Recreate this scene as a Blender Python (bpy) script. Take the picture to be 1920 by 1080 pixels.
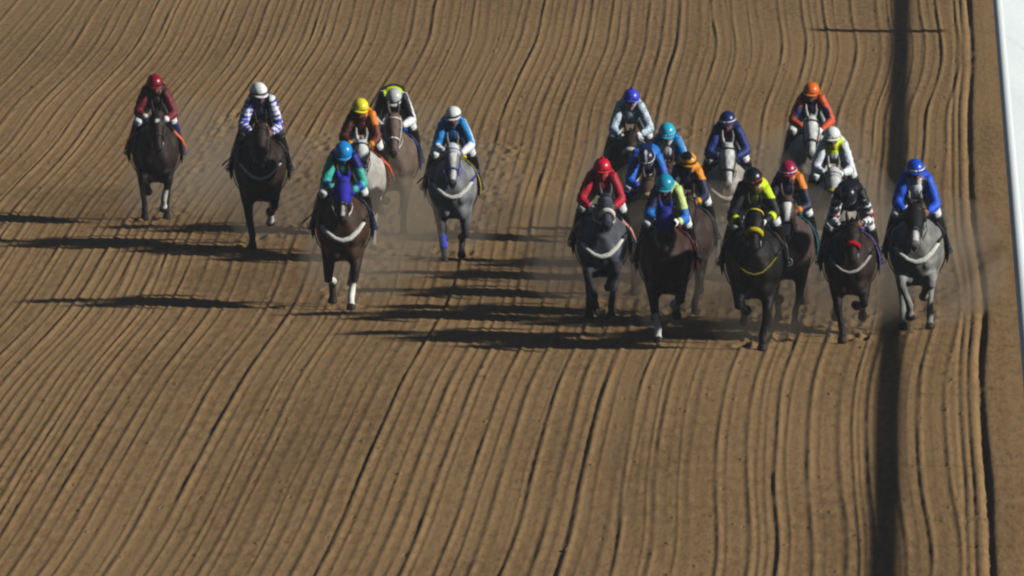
import bpy, math, random
import numpy as np
from mathutils import Vector, Matrix

for _o in list(bpy.data.objects):
    bpy.data.objects.remove(_o, do_unlink=True)
scene = bpy.context.scene
C = scene.collection
R = math.radians

# ------------------------------------------------------------------ camera
PW, PH = 1920.0, 1080.0          # reference frame used for laying out the field
HC = 14.4                        # camera height (m)
PITCH = R(3.5)
FPX = 2083.0 / math.tan(PITCH)   # focal length in reference pixels
YAW = math.atan(780.0 * math.cos(PITCH) / FPX)
cam_d = bpy.data.cameras.new('camera')
cam_d.sensor_width = 36.0
cam_d.lens = 36.0 * FPX / PW
cam_d.clip_start = 1.0
cam_d.clip_end = 4000.0
cam = bpy.data.objects.new('camera', cam_d)
C.objects.link(cam)
cam.location = (0, 0, HC)
cam.rotation_euler = (math.pi / 2 - PITCH, 0, YAW)
scene.camera = cam
_CM = cam.rotation_euler.to_matrix()

def ground_at(px, py, z=0.0):
    """where on the level z the sight line through a point of the picture lands"""
    d = _CM @ Vector(((px - PW / 2) / FPX, -(py - PH / 2) / FPX, -1.0))
    t = (z - HC) / d.z
    return Vector((d.x * t, d.y * t, z))

# ------------------------------------------------------------------ sky, floodlight, exposure
SUN_EL = R(25.5)
SUN_AZ = R(17.0)                 # towards the camera from square across the track
world = bpy.data.worlds.new('World')
scene.world = world
world.use_nodes = True
_nt = world.node_tree
_nt.nodes.clear()
_out = _nt.nodes.new('ShaderNodeOutputWorld')
_bg = _nt.nodes.new('ShaderNodeBackground')
_sky = _nt.nodes.new('ShaderNodeTexSky')
_sky.sky_type = 'NISHITA'
_sky.sun_disc = False
_sky.sun_elevation = SUN_EL
_sky.sun_rotation = R(90.0) + SUN_AZ
_sky.altitude = 600
_nt.links.new(_sky.outputs[0], _bg.inputs[0])
_nt.links.new(_bg.outputs[0], _out.inputs[0])
_bg.inputs[1].default_value = 0.023
sun_d = bpy.data.lights.new('sun', 'SUN')
sun_d.energy = 4.4
sun_d.angle = R(2.4)
sun_d.color = (1.0, 0.985, 0.95)
sun = bpy.data.objects.new('sun', sun_d)
C.objects.link(sun)
_sd = Vector((math.cos(SUN_EL) * math.cos(SUN_AZ), -math.cos(SUN_EL) * math.sin(SUN_AZ), math.sin(SUN_EL)))
sun.rotation_euler = _sd.to_track_quat('Z', 'Y').to_euler()
sun.location = _sd * 60
scene.view_settings.view_transform = 'Standard'
scene.view_settings.look = 'None'
scene.view_settings.gamma = 1.0
scene.view_settings.exposure = 0.0
scene.view_settings.use_curve_mapping = False
scene.render.engine = 'CYCLES'
scene.render.filter_size = 2.2
scene.cycles.filter_width = 2.2
scene.cycles.max_bounces = 5
scene.cycles.diffuse_bounces = 0

# ------------------------------------------------------------------ helpers
def lin(h):
    h = h.lstrip('#')
    o = []
    for i in (0, 2, 4):
        c = int(h[i:i + 2], 16) / 255.0
        o.append(c / 12.92 if c <= 0.04045 else ((c + 0.055) / 1.055) ** 2.4)
    return np.array(o)

def V(*a):
    return np.array(a, dtype=float)

def unit(v):
    v = np.asarray(v, float)
    return v / max(np.linalg.norm(v), 1e-9)

class MB:
    """collects closed shells as vertex and face lists"""
    def __init__(s):
        s.v = []; s.f = []
    def add(s, vs, fs):
        b = len(s.v)
        s.v.extend([tuple(map(float, p)) for p in vs])
        s.f.extend([tuple(i + b for i in f) for f in fs])
    def tube(s, pts, rads, seg=12, side=(1, 0, 0), cap=True):
        """rads: r or (ra, rb): ra along the side vector, rb along the other"""
        pts = [np.asarray(p, float) for p in pts]
        n = len(pts)
        if not isinstance(rads, (list, tuple)) or (len(rads) == 2 and n != 2 and not isinstance(rads[0], (list, tuple))):
            rads = [rads] * n
        sv = np.asarray(side, float)
        vs = []; fs = []
        for i, p in enumerate(pts):
            if i == 0: d = pts[1] - pts[0]
            elif i == n - 1: d = pts[-1] - pts[-2]
            else: d = unit(pts[i + 1] - p) + unit(p - pts[i - 1])
            d = unit(d)
            a = sv - d * np.dot(sv, d)
            if np.linalg.norm(a) < 1e-3:
                a = np.cross(d, V(0, 0, 1))
                if np.linalg.norm(a) < 1e-3: a = np.cross(d, V(0, 1, 0))
            a = unit(a); b = np.cross(d, a)
            r = rads[i]
            ra, rb = (r if isinstance(r, (list, tuple)) else (r, r))
            for k in range(seg):
                t = 2 * math.pi * k / seg
                vs.append(p + a * ra * math.cos(t) + b * rb * math.sin(t))
        for i in range(n - 1):
            for k in range(seg):
                k2 = (k + 1) % seg
                fs.append((i * seg + k, i * seg + k2, (i + 1) * seg + k2, (i + 1) * seg + k))
        if cap:
            fs.append(tuple(reversed(range(seg))))
            fs.append(tuple((n - 1) * seg + k for k in range(seg)))
        s.add(vs, fs)
    def ell(s, c, r, axes=None, nu=14, nv=9):
        c = np.asarray(c, float)
        A = np.eye(3) if axes is None else np.array([unit(x) for x in axes])
        vs = [c + A[2] * r[2]]
        for j in range(1, nv):
            ph = math.pi * j / nv
            for i in range(nu):
                th = 2 * math.pi * i / nu
                q = V(r[0] * math.sin(ph) * math.cos(th), r[1] * math.sin(ph) * math.sin(th), r[2] * math.cos(ph))
                vs.append(c + q @ A)
        vs.append(c - A[2] * r[2])
        fs = []
        for i in range(nu):
            fs.append((0, 1 + i, 1 + (i + 1) % nu))
        for j in range(nv - 2):
            for i in range(nu):
                a = 1 + j * nu + i; b = 1 + j * nu + (i + 1) % nu
                fs.append((a, a + nu, b + nu, b))
        L = len(vs) - 1; o = 1 + (nv - 2) * nu
        for i in range(nu):
            fs.append((o + i, L, o + (i + 1) % nu))
        s.add(vs, fs)
    def box(s, lo, hi):
        x0, y0, z0 = lo; x1, y1, z1 = hi
        s.add([(x0, y0, z0), (x1, y0, z0), (x1, y1, z0), (x0, y1, z0), (x0, y0, z1), (x1, y0, z1), (x1, y1, z1), (x0, y1, z1)],
              [(0, 3, 2, 1), (4, 5, 6, 7), (0, 1, 5, 4), (1, 2, 6, 5), (2, 3, 7, 6), (3, 0, 4, 7)])
    def mesh(s, name, smooth=True):
        me = bpy.data.meshes.new(name)
        me.from_pydata(s.v, [], s.f)
        me.validate()
        if smooth:
            me.polygons.foreach_set('use_smooth', [True] * len(me.polygons))
        me.update()
        return me

def fuse(mb, name, voxel, smooth=3, ratio=1.0):
    """one continuous skin over all the shells"""
    me = mb.mesh(name + '_src')
    o = bpy.data.objects.new(name + '_src', me)
    C.objects.link(o)
    m = o.modifiers.new('r', 'REMESH'); m.mode = 'VOXEL'; m.voxel_size = voxel; m.adaptivity = 0
    if smooth:
        m = o.modifiers.new('s', 'SMOOTH'); m.factor = 0.5; m.iterations = smooth
    if ratio < 1:
        m = o.modifiers.new('d', 'DECIMATE'); m.ratio = ratio
    dg = bpy.context.evaluated_depsgraph_get()
    dg.update()
    out = bpy.data.meshes.new_from_object(o.evaluated_get(dg))
    out.name = name
    bpy.data.objects.remove(o, do_unlink=True)
    bpy.data.meshes.remove(me)
    out.polygons.foreach_set('use_smooth', [True] * len(out.polygons))
    return out

def coords(me):
    a = np.empty(len(me.vertices) * 3, np.float32)
    me.vertices.foreach_get('co', a)
    return a.reshape(-1, 3).astype(float)

def paint(me, cols):
    at = me.color_attributes.get('Col') or me.color_attributes.new('Col', 'FLOAT_COLOR', 'POINT')
    c = np.ones((len(me.vertices), 4), np.float32)
    c[:, :3] = cols
    at.data.foreach_set('color', c.ravel())

def obj(name, me, mat=None, parent=None):
    o = bpy.data.objects.new(name, me)
    C.objects.link(o)
    if mat is not None:
        me.materials.clear(); me.materials.append(mat)
    if parent is not None:
        o.parent = parent
    return o

def tag(o, label, cat, group=None):
    o['label'] = label; o['category'] = cat
    if group: o['group'] = group
    return o

def segdist(P, a, b):
    a = np.asarray(a, float); b = np.asarray(b, float)
    ab = b - a
    t = np.clip((P - a) @ ab / max(ab @ ab, 1e-9), 0, 1)
    return np.linalg.norm(P - (a + t[:, None] * ab), axis=1), t

# ------------------------------------------------------------------ materials
def new_mat(name):
    m = bpy.data.materials.new(name); m.use_nodes = True
    nt = m.node_tree
    return m, nt, nt.nodes['Principled BSDF']

def bump(nt, bs, scale, strength, dist, detail=4.0, rough=0.55, vec=None):
    n = nt.nodes.new('ShaderNodeTexNoise')
    n.inputs['Scale'].default_value = scale
    n.inputs['Detail'].default_value = detail
    n.inputs['Roughness'].default_value = rough
    if vec is None:
        tc = nt.nodes.new('ShaderNodeTexCoord'); vec = tc.outputs['Object']
    nt.links.new(vec, n.inputs['Vector'])
    b = nt.nodes.new('ShaderNodeBump')
    b.inputs['Strength'].default_value = strength
    b.inputs['Distance'].default_value = dist
    nt.links.new(n.outputs['Fac'], b.inputs['Height'])
    nt.links.new(b.outputs[0], bs.inputs['Normal'])
    return n

def vary(nt, bs, src, scale, lo, hi, detail=3.0):
    """multiply a colour by a mottled factor"""
    tc = nt.nodes.new('ShaderNodeTexCoord')
    n = nt.nodes.new('ShaderNodeTexNoise')
    n.inputs['Scale'].default_value = scale; n.inputs['Detail'].default_value = detail
    nt.links.new(tc.outputs['Object'], n.inputs['Vector'])
    mr = nt.nodes.new('ShaderNodeMapRange')
    mr.inputs[1].default_value = 0.3; mr.inputs[2].default_value = 0.7
    mr.inputs[3].default_value = lo; mr.inputs[4].default_value = hi
    nt.links.new(n.outputs['Fac'], mr.inputs[0])
    mx = nt.nodes.new('ShaderNodeVectorMath'); mx.operation = 'SCALE'
    nt.links.new(src, mx.inputs[0]); nt.links.new(mr.outputs[0], mx.inputs['Scale'])
    nt.links.new(mx.outputs[0], bs.inputs['Base Color'])

def attr_mat(name, rough, spec, bscale, bstr, bdist, vs=None, sheen=0.0):
    m, nt, bs = new_mat(name)
    a = nt.nodes.new('ShaderNodeAttribute'); a.attribute_name = 'Col'
    if vs: vary(nt, bs, a.outputs['Color'], *vs)
    else: nt.links.new(a.outputs['Color'], bs.inputs['Base Color'])
    bs.inputs['Roughness'].default_value = rough
    bs.inputs['Specular IOR Level'].default_value = spec
    if sheen: bs.inputs['Sheen Weight'].default_value = sheen
    bump(nt, bs, bscale, bstr, bdist)
    return m

COAT = attr_mat('horse_coat', 0.6, 0.2, 6.0, 0.6, 0.04, (5.0, 0.65, 1.3))
SILK = attr_mat('racing_silk', 0.55, 0.35, 8.0, 0.7, 0.05, (7.0, 0.8, 1.1))
CAPM = attr_mat('cap_silk', 0.32, 0.5, 20.0, 0.12, 0.004, (9.0, 0.9, 1.06))
SKIN = attr_mat('skin', 0.55, 0.35, 60.0, 0.2, 0.003)
_solid = {}
def solid(hexcol, rough=0.5, spec=0.4, kind='cloth'):
    k = (hexcol, rough, kind)
    if k in _solid: return _solid[k]
    m, nt, bs = new_mat(kind + '_' + hexcol.strip('#'))
    rgb = nt.nodes.new('ShaderNodeRGB'); c = lin(hexcol)
    rgb.outputs[0].default_value = (c[0], c[1], c[2], 1)
    vary(nt, bs, rgb.outputs[0], 14.0, 0.85, 1.1)
    bs.inputs['Roughness'].default_value = rough
    bs.inputs['Specular IOR Level'].default_value = spec
    if kind == 'fleece': bump(nt, bs, 90.0, 1.0, 0.02)
    elif kind == 'hair': bump(nt, bs, 50.0, 0.8, 0.02)
    else: bump(nt, bs, 26.0, 0.3, 0.008)
    _solid[k] = m
    return m

def sand_mat():
    m, nt, bs = new_mat('harrowed_sand')
    g = nt.nodes.new('ShaderNodeNewGeometry')
    mp = nt.nodes.new('ShaderNodeMapping')
    mp.inputs['Scale'].default_value = (1.0, 0.09, 1.0)      # the harrow draws everything out along the track
    nt.links.new(g.outputs['Position'], mp.inputs['Vector'])
    def noise(scale, detail, vec=None):
        n = nt.nodes.new('ShaderNodeTexNoise')
        n.inputs['Scale'].default_value = scale; n.inputs['Detail'].default_value = detail
        nt.links.new(vec if vec else mp.outputs[0], n.inputs['Vector'])
        return n
    n1 = noise(0.5, 5.0); n2 = noise(11.0, 4.0)
    ad = nt.nodes.new('ShaderNodeMath'); ad.operation = 'MULTIPLY_ADD'
    nt.links.new(n1.outputs['Fac'], ad.inputs[0]); ad.inputs[1].default_value = 0.8
    nt.links.new(n2.outputs['Fac'], ad.inputs[2])
    cr = nt.nodes.new('ShaderNodeValToRGB')
    cr.color_ramp.elements[0].position = 0.62; cr.color_ramp.elements[0].color = (0.196, 0.117, 0.050, 1)
    cr.color_ramp.elements[1].position = 1.0; cr.color_ramp.elements[1].color = (0.304, 0.187, 0.082, 1)
    nt.links.new(ad.outputs[0], cr.inputs[0])
    # damp darker crumbs turned up by the tines
    n3 = noise(26.0, 2.0)
    cr2 = nt.nodes.new('ShaderNodeValToRGB')
    cr2.color_ramp.elements[0].position = 0.30; cr2.color_ramp.elements[0].color = (0.68, 0.64, 0.6, 1)
    cr2.color_ramp.elements[1].position = 0.40; cr2.color_ramp.elements[1].color = (1, 1, 1, 1)
    nt.links.new(n3.outputs['Fac'], cr2.inputs[0])
    mx = nt.nodes.new('ShaderNodeVectorMath'); mx.operation = 'MULTIPLY'
    nt.links.new(cr.outputs[0], mx.inputs[0]); nt.links.new(cr2.outputs[0], mx.inputs[1])
    nt.links.new(mx.outputs[0], bs.inputs['Base Color'])
    bs.inputs['Roughness'].default_value = 0.95
    bs.inputs['Specular IOR Level'].default_value = 0.1
    nb = noise(34.0, 5.0)
    b = nt.nodes.new('ShaderNodeBump'); b.inputs['Strength'].default_value = 0.22; b.inputs['Distance'].default_value = 0.012
    nt.links.new(nb.outputs['Fac'], b.inputs['Height']); nt.links.new(b.outputs[0], bs.inputs['Normal'])
    return m

RUN = [(288, 419), (485, 465), (675, 478), (735, 440), (640, 580), (846, 492), (1180, 455), (1250, 527), (1212, 560), (1288, 592), (1127, 604),
       (1248, 642), (1363, 503), (1520, 441), (1562, 533), (1413, 657), (1477, 612), (1593, 642), (1718, 626)]      # where each horse stands
# ------------------------------------------------------------------ the track: one sheet, furrows as real relief
def build_track():
    rng = np.random.default_rng(11)
    xf = np.arange(-17.6, 1.165, 0.0155)
    xs = np.concatenate([np.array([-900, -400, -150, -60, -30, -22, -19]), xf, np.array([1.172, 1.186])])
    rows = np.arange(1100, -14, -2.1)
    yf = np.array([ground_at(PW / 2, r).y for r in rows])
    ys = np.concatenate([np.array([-120, 20, 90, 140, 170, 180]), yf, np.array([yf[-1] + 8, yf[-1] + 25, 420, 600, 1200, 2500])])
    X, Y = np.meshgrid(xs, ys)
    def smooth1(n, k, seed):
        r = np.random.default_rng(seed).normal(size=n)
        ker = np.hanning(k); ker /= ker.sum()
        return np.convolve(np.concatenate([r] * 3), ker, 'same')[n:2 * n] * math.sqrt(k) * 0.8
    yy = np.arange(100, 460, 0.5)
    def wob(seed, k):
        return lambda y: np.interp(y, yy, smooth1(len(yy), k, seed))
    shared = wob(3, 110); shared2 = wob(5, 60)
    # furrow list: a strong tine every third of a metre, weaker ones between, by harrow passes about 3.9 m wide
    lines = []
    edges = [-17.8, -14.3, -10.6, -6.9, -3.4, 0.35]
    for zi in range(len(edges) - 1):
        a, b = edges[zi], edges[zi + 1]
        w1 = wob(20 + zi, 110); w2 = wob(40 + zi, 56)
        sp = 0.335 if zi % 2 == 0 else 0.31
        x = a + 0.06
        k = 0
        while x < b:
            strong = rng.choice([0.45, 0.8, 1.0, 1.1, 1.3])
            lines.append((x, 0.0122 * strong, rng.uniform(0.029, 0.038), w1, w2, 100 + len(lines)))
            off = rng.uniform(0.10, 0.16)
            lines.append((x + off, (0.0085 if zi < 3 else 0.0058) * rng.uniform(0.1, 1.5), 0.021, w1, w2, 100 + len(lines)))
            if rng.random() < (0.6 if zi < 3 else 0.3):
                lines.append((x + off + rng.uniform(0.07, 0.13), 0.0050 * rng.uniform(0.5, 1.5), 0.018, w1, w2, 100 + len(lines)))
            x += sp * rng.uniform(0.84, 1.18); k += 1
    # the last two deep cuts beside the smooth strip under the rail
    wr = wob(77, 90); wr2 = wob(78, 30)
    for x, d, s in ((0.40, 0.012, 0.026), (0.50, 0.012, 0.025), (0.655, 0.044, 0.045)):
        lines.append((x, d, s, wr, wr2, 900))
    def drift(y, x0):
        # the harrow did not hold quite parallel to the rail
        wn = float(np.interp(x0, [-11, -8, -5, -2.5], [0.0, .45, .35, 0])); wf = float(np.interp(x0, [-3.0, -.3], [1, 0]))
        yc = np.clip(y, 185, 330)
        t = (yc - 190) / 120.0
        F = lambda t: 120 * ((.010 * wn) * (t - t * t / 2) + (-.010 * wf) * t * t / 2)
        return F(t) - F((240 - 190) / 120.0)
    Z = np.zeros_like(X)
    near = (ys > 178) & (ys < yf[-1] + 9)
    idx = np.where(near)[0]
    for (x0, d, s, w1, w2, sd) in lines:
        sc = 0.45 if x0 > 0.36 else 1.0
        own = wob(sd, 40)
        c = x0 + sc * (0.055 * shared(ys) + 0.03 * shared2(ys) + 0.045 * w1(ys) + 0.012 * w2(ys)) + 0.007 * own(ys)
        c = c + drift(ys, x0)
        dep = d * np.clip(1.0 + 0.22 * wob(sd + 1000, 22)(ys) + 0.10 * wob(sd + 2000, 4)(ys), 0.4, 1.6)
        lo = np.searchsorted(xs, c.min() - 0.2); hi = np.searchsorted(xs, c.max() + 0.2)
        if hi <= lo: continue
        U = xs[lo:hi][None, :] - c[idx][:, None]
        g = -np.exp(-(U / s) ** 2) + 0.09 * np.exp(-((U + 2.0 * s) / (1.3 * s)) ** 2) + 0.06 * np.exp(-((U - 2.2 * s) / (1.3 * s)) ** 2)
        if x0 < 0.36:       # soil thrown up beside the tine: a low sharp crest with a shallow trough behind it
            g = np.exp(-(U / s) ** 2) - 0.35 * np.exp(-((U + 1.9 * s) / (1.1 * s)) ** 2)
        Z[idx[:, None], np.arange(lo, hi)[None, :]] += dep[idx][:, None] * g
    # crumbs and clods
    n = rng.normal(size=Z.shape)
    n = (n + np.roll(n, 1, 1) + 0.6 * np.roll(n, 1, 0)) / 1.7
    amp = np.full(Z.shape, 0.0009)
    amp[:, xs > 0.72] = 0.0012
    Z += n * amp * near[:, None]
    pick = rng.random(Z.shape) < 0.0006
    Z += pick * rng.uniform(0.012, 0.03, Z.shape) * near[:, None] * (xs < 0.7)[None, :]
    hole = rng.random(Z.shape) < 0.0003
    Z -= hole * rng.uniform(0.02, 0.04, Z.shape) * near[:, None] * (xs < 0.7)[None, :]
    # hoof prints and thrown crumbs where the field has just passed
    for (px, py) in RUN:
        g = ground_at(px, py)
        for _ in range(110):
            hx = g.x + rng.normal() * 0.17; hy = g.y + rng.uniform(0.2, 30) ** 1.0
            a0 = rng.uniform(.05, .085); b0 = rng.uniform(.16, .34); dd = rng.uniform(.012, .034)
            li = np.searchsorted(xs, hx - .25); ri = np.searchsorted(xs, hx + .25)
            lj = np.searchsorted(ys, hy - .8); rj = np.searchsorted(ys, hy + .8)
            if ri <= li or rj <= lj: continue
            U = ((xs[li:ri] - hx) / a0)[None, :]; W = ((ys[lj:rj] - hy) / b0)[:, None]
            r2 = U ** 2 + W ** 2
            Z[lj:rj, li:ri] += dd * (-np.exp(-r2) + .55 * np.exp(-((np.sqrt(r2) - 1.7) / .5) ** 2))
    # low swells in the cushion
    Z += 0.012 * np.sin(X * 1.7 + 0.3 * np.sin(Y * 0.11)) * near[:, None] * (np.abs(X) < 17.5)
    Z = np.where(X > 0.72, Z * np.clip((1.16 - X) / 0.2, 0, 1), Z)
    nr, ncol = Z.shape
    co = np.stack([X, Y, Z], -1).reshape(-1, 3).astype(np.float32)
    i = np.arange(nr * ncol).reshape(nr, ncol)
    quads = np.stack([i[:-1, :-1], i[:-1, 1:], i[1:, 1:], i[1:, :-1]], -1).reshape(-1, 4).astype(np.int32)
    me = bpy.data.meshes.new('track')
    me.vertices.add(len(co)); me.vertices.foreach_set('co', co.ravel())
    me.loops.add(quads.size); me.loops.foreach_set('vertex_index', quads.ravel())
    me.polygons.add(len(quads))
    me.polygons.foreach_set('loop_start', np.arange(0, quads.size, 4, dtype=np.int32))
    me.polygons.foreach_set('use_smooth', np.ones(len(quads), bool))
    me.update(calc_edges=True)
    o = obj('dirt_track', me, sand_mat())
    o['kind'] = 'structure'
    return o
build_track()

# ------------------------------------------------------------------ beyond the rail: a white painted bank, then turf
def build_inside():
    WHITE = solid('#f4fcfa', 0.5, 0.4, 'paint')
    mb = MB()
    prof = [(1.185, -0.05), (1.187, 0.006), (1.21, 0.012), (1.26, -0.005), (2.6, -0.94)]
    ys = [-120] + list(np.arange(150, 420, 3.0)) + [700, 1500, 2500]
    vs = []; fs = []
    rng = random.Random(4)
    for y in ys:
        for (x, z) in prof:
            vs.append((x + rng.uniform(-.006, .006) * (x > 1.27), y, z + rng.uniform(-.006, .006)))
    n = len(prof)
    for r in range(len(ys) - 1):
        for k in range(n - 1):
            a = r * n + k
            fs.append((a, a + 1, a + n + 1, a + n))
    mb.add(vs, fs)
    o = obj('inner_bank', mb.mesh('inner_bank'), WHITE); o['kind'] = 'structure'
    m, nt, bs = new_mat('infield_turf')
    n1 = nt.nodes.new('ShaderNodeTexNoise'); n1.inputs['Scale'].default_value = 3.0; n1.inputs['Detail'].default_value = 6
    g = nt.nodes.new('ShaderNodeNewGeometry'); nt.links.new(g.outputs['Position'], n1.inputs['Vector'])
    cr = nt.nodes.new('ShaderNodeValToRGB')
    cr.color_ramp.elements[0].color = (0.03, 0.06, 0.015, 1); cr.color_ramp.elements[1].color = (0.07, 0.12, 0.035, 1)
    nt.links.new(n1.outputs['Fac'], cr.inputs[0]); nt.links.new(cr.outputs[0], bs.inputs['Base Color'])
    bs.inputs['Roughness'].default_value = 0.9
    bump(nt, bs, 40.0, 0.8, 0.03)
    mb = MB()
    mb.add([(2.5, -120, -0.82), (900, -120, -0.82), (900, 2500, -0.82), (2.5, 2500, -0.82)], [(0, 1, 2, 3)])
    o = obj('infield_turf', mb.mesh('infield_turf'), m); o['kind'] = 'structure'
    # running rail
    rail = bpy.data.objects.new('running_rail', None); C.objects.link(rail)
    rail.location = (1.17, 186, 0)
    tag(rail, 'white round inner running rail along the right edge of the track', 'rail')
    L = 3.0
    seg = MB(); seg.tube([V(0, 0, 0), V(0, L - 0.004, 0)], 0.076, 16, cap=False)
    sme = seg.mesh('rail_tube'); sme.materials.append(WHITE)
    post = MB()
    post.tube([V(0.0, 0, -0.03), V(0.16, 0, -0.12), V(0.30, 0, -0.30), V(0.36, 0, -0.55), V(0.37, 0, -1.4)], 0.024, 10, side=(0, 1, 0))
    pme = post.mesh('post'); pme.materials.append(WHITE)
    for k in range(47):
        a = obj('rail_tube', sme, None, rail); a.location = (0, k * L, 0.80)
        if k in (1, 5, 9, 12, 46):
            b = obj('post', pme, None, rail); b.location = (0, k * L + 1.5, 0.80)
    # low board on two legs whose shadow lies across the track at the far end
    base = ground_at(1900, 62)
    mp = bpy.data.objects.new('marker_board', None); C.objects.link(mp)
    mp.location = (1.98, base.y, -0.50)
    tag(mp, 'plain white board on two legs inside the rail at the far end', 'board')
    s = MB(); s.box((-.02, -.5, 1.36), (.02, .5, 2.44)); obj('panel', s.mesh('panel', False), WHITE, mp)
    for k in (-.38, .38):
        s = MB(); s.tube([V(.05, k, 0), V(.05, k, 2.3)], 0.028, 10); obj('leg', s.mesh('leg'), WHITE, mp)
build_inside()

# ------------------------------------------------------------------ horses (local: running towards -Y, x to the picture's right)
# trunk rings: forward, centre height, half width, half height
TR = np.array([(-.90, 1.17, .10, .14), (-.84, 1.16, .19, .22), (-.68, 1.17, .27, .28), (-.48, 1.16, .305, .30), (-.25, 1.10, .285, .31),
               (0.0, 1.06, .305, .345), (.22, 1.045, .315, .375), (.42, 1.05, .295, .40), (.58, 1.05, .265, .37), (.72, 1.04, .225, .29),
               (.82, 1.03, .16, .20), (.88, 1.02, .08, .11)])
TR[:, 2] *= 1.11
TR[:, 1] -= .055
TR[:, 3] += .045
def trunk(f):
    return [np.interp(f, TR[:, 0], TR[:, k]) for k in (1, 2, 3)]

def P3(f, x, z):
    return V(x, -f, z)

def ik(a, b, l1, l2, bend, x1):
    """two-bone chain in the fore-and-aft plane: a, b are (f, z); bend +1 puts the joint forward"""
    a = np.array(a, float); b = np.array(b, float)
    d = b - a; D = np.linalg.norm(d)
    mx = (l1 + l2) * 0.992
    if D > mx:
        b = a + d * mx / D; d = b - a; D = mx
    D = max(D, abs(l1 - l2) * 1.05 + 1e-3)
    ca = (l1 * l1 + D * D - l2 * l2) / (2 * l1 * D)
    ang = math.acos(max(-1, min(1, ca)))
    base = math.atan2(d[1], d[0])
    j1 = a + l1 * np.array([math.cos(base + ang), math.sin(base + ang)])
    j2 = a + l1 * np.array([math.cos(base - ang), math.sin(base - ang)])
    j = j1 if (j1[0] > j2[0]) == (bend > 0) else j2
    return j, b

# fetlock targets: forward, height, pastern direction (degrees from straight down, + forward)
FORE = {'stance': (.70, .13, 30), 'stanceb': (.14, .15, 45), 'reach': (.92, .26, 50), 'reachlow': (.84, .17, 40), 'fold': (.46, .40, -95), 'foldhi': (.60, .47, -75),
        'fly': (.74, .33, -35), 'back': (.10, .29, -85)}
HIND = {'stance': (-.42, .14, 30), 'under': (-.05, .16, 35), 'back': (-.98, .26, -60), 'backhi': (-.85, .46, -110), 'swing': (-.45, .34, -45), 'under2': (-.20, .15, 30)}
# order: fore left of picture, fore right, hind left, hind right
GAITS = {
    'a': ('stance', 'fold', 'back', 'swing'), 'b': ('fold', 'stance', 'swing', 'back'),
    'c': ('reachlow', 'stanceb', 'back', 'backhi'), 'd': ('stanceb', 'reachlow', 'backhi', 'back'),
    'e': ('foldhi', 'fly', 'under', 'under2'), 'f': ('fly', 'foldhi', 'under2', 'stance'),
    'g': ('stance', 'reach', 'swing', 'backhi'), 'h': ('reach', 'stance', 'backhi', 'swing'),
    'i': ('stance', 'back', 'swing', 'under'), 'j': ('back', 'stance', 'under', 'swing'),
    'k': ('stance', 'stanceb', 'swing', 'back')}

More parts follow.
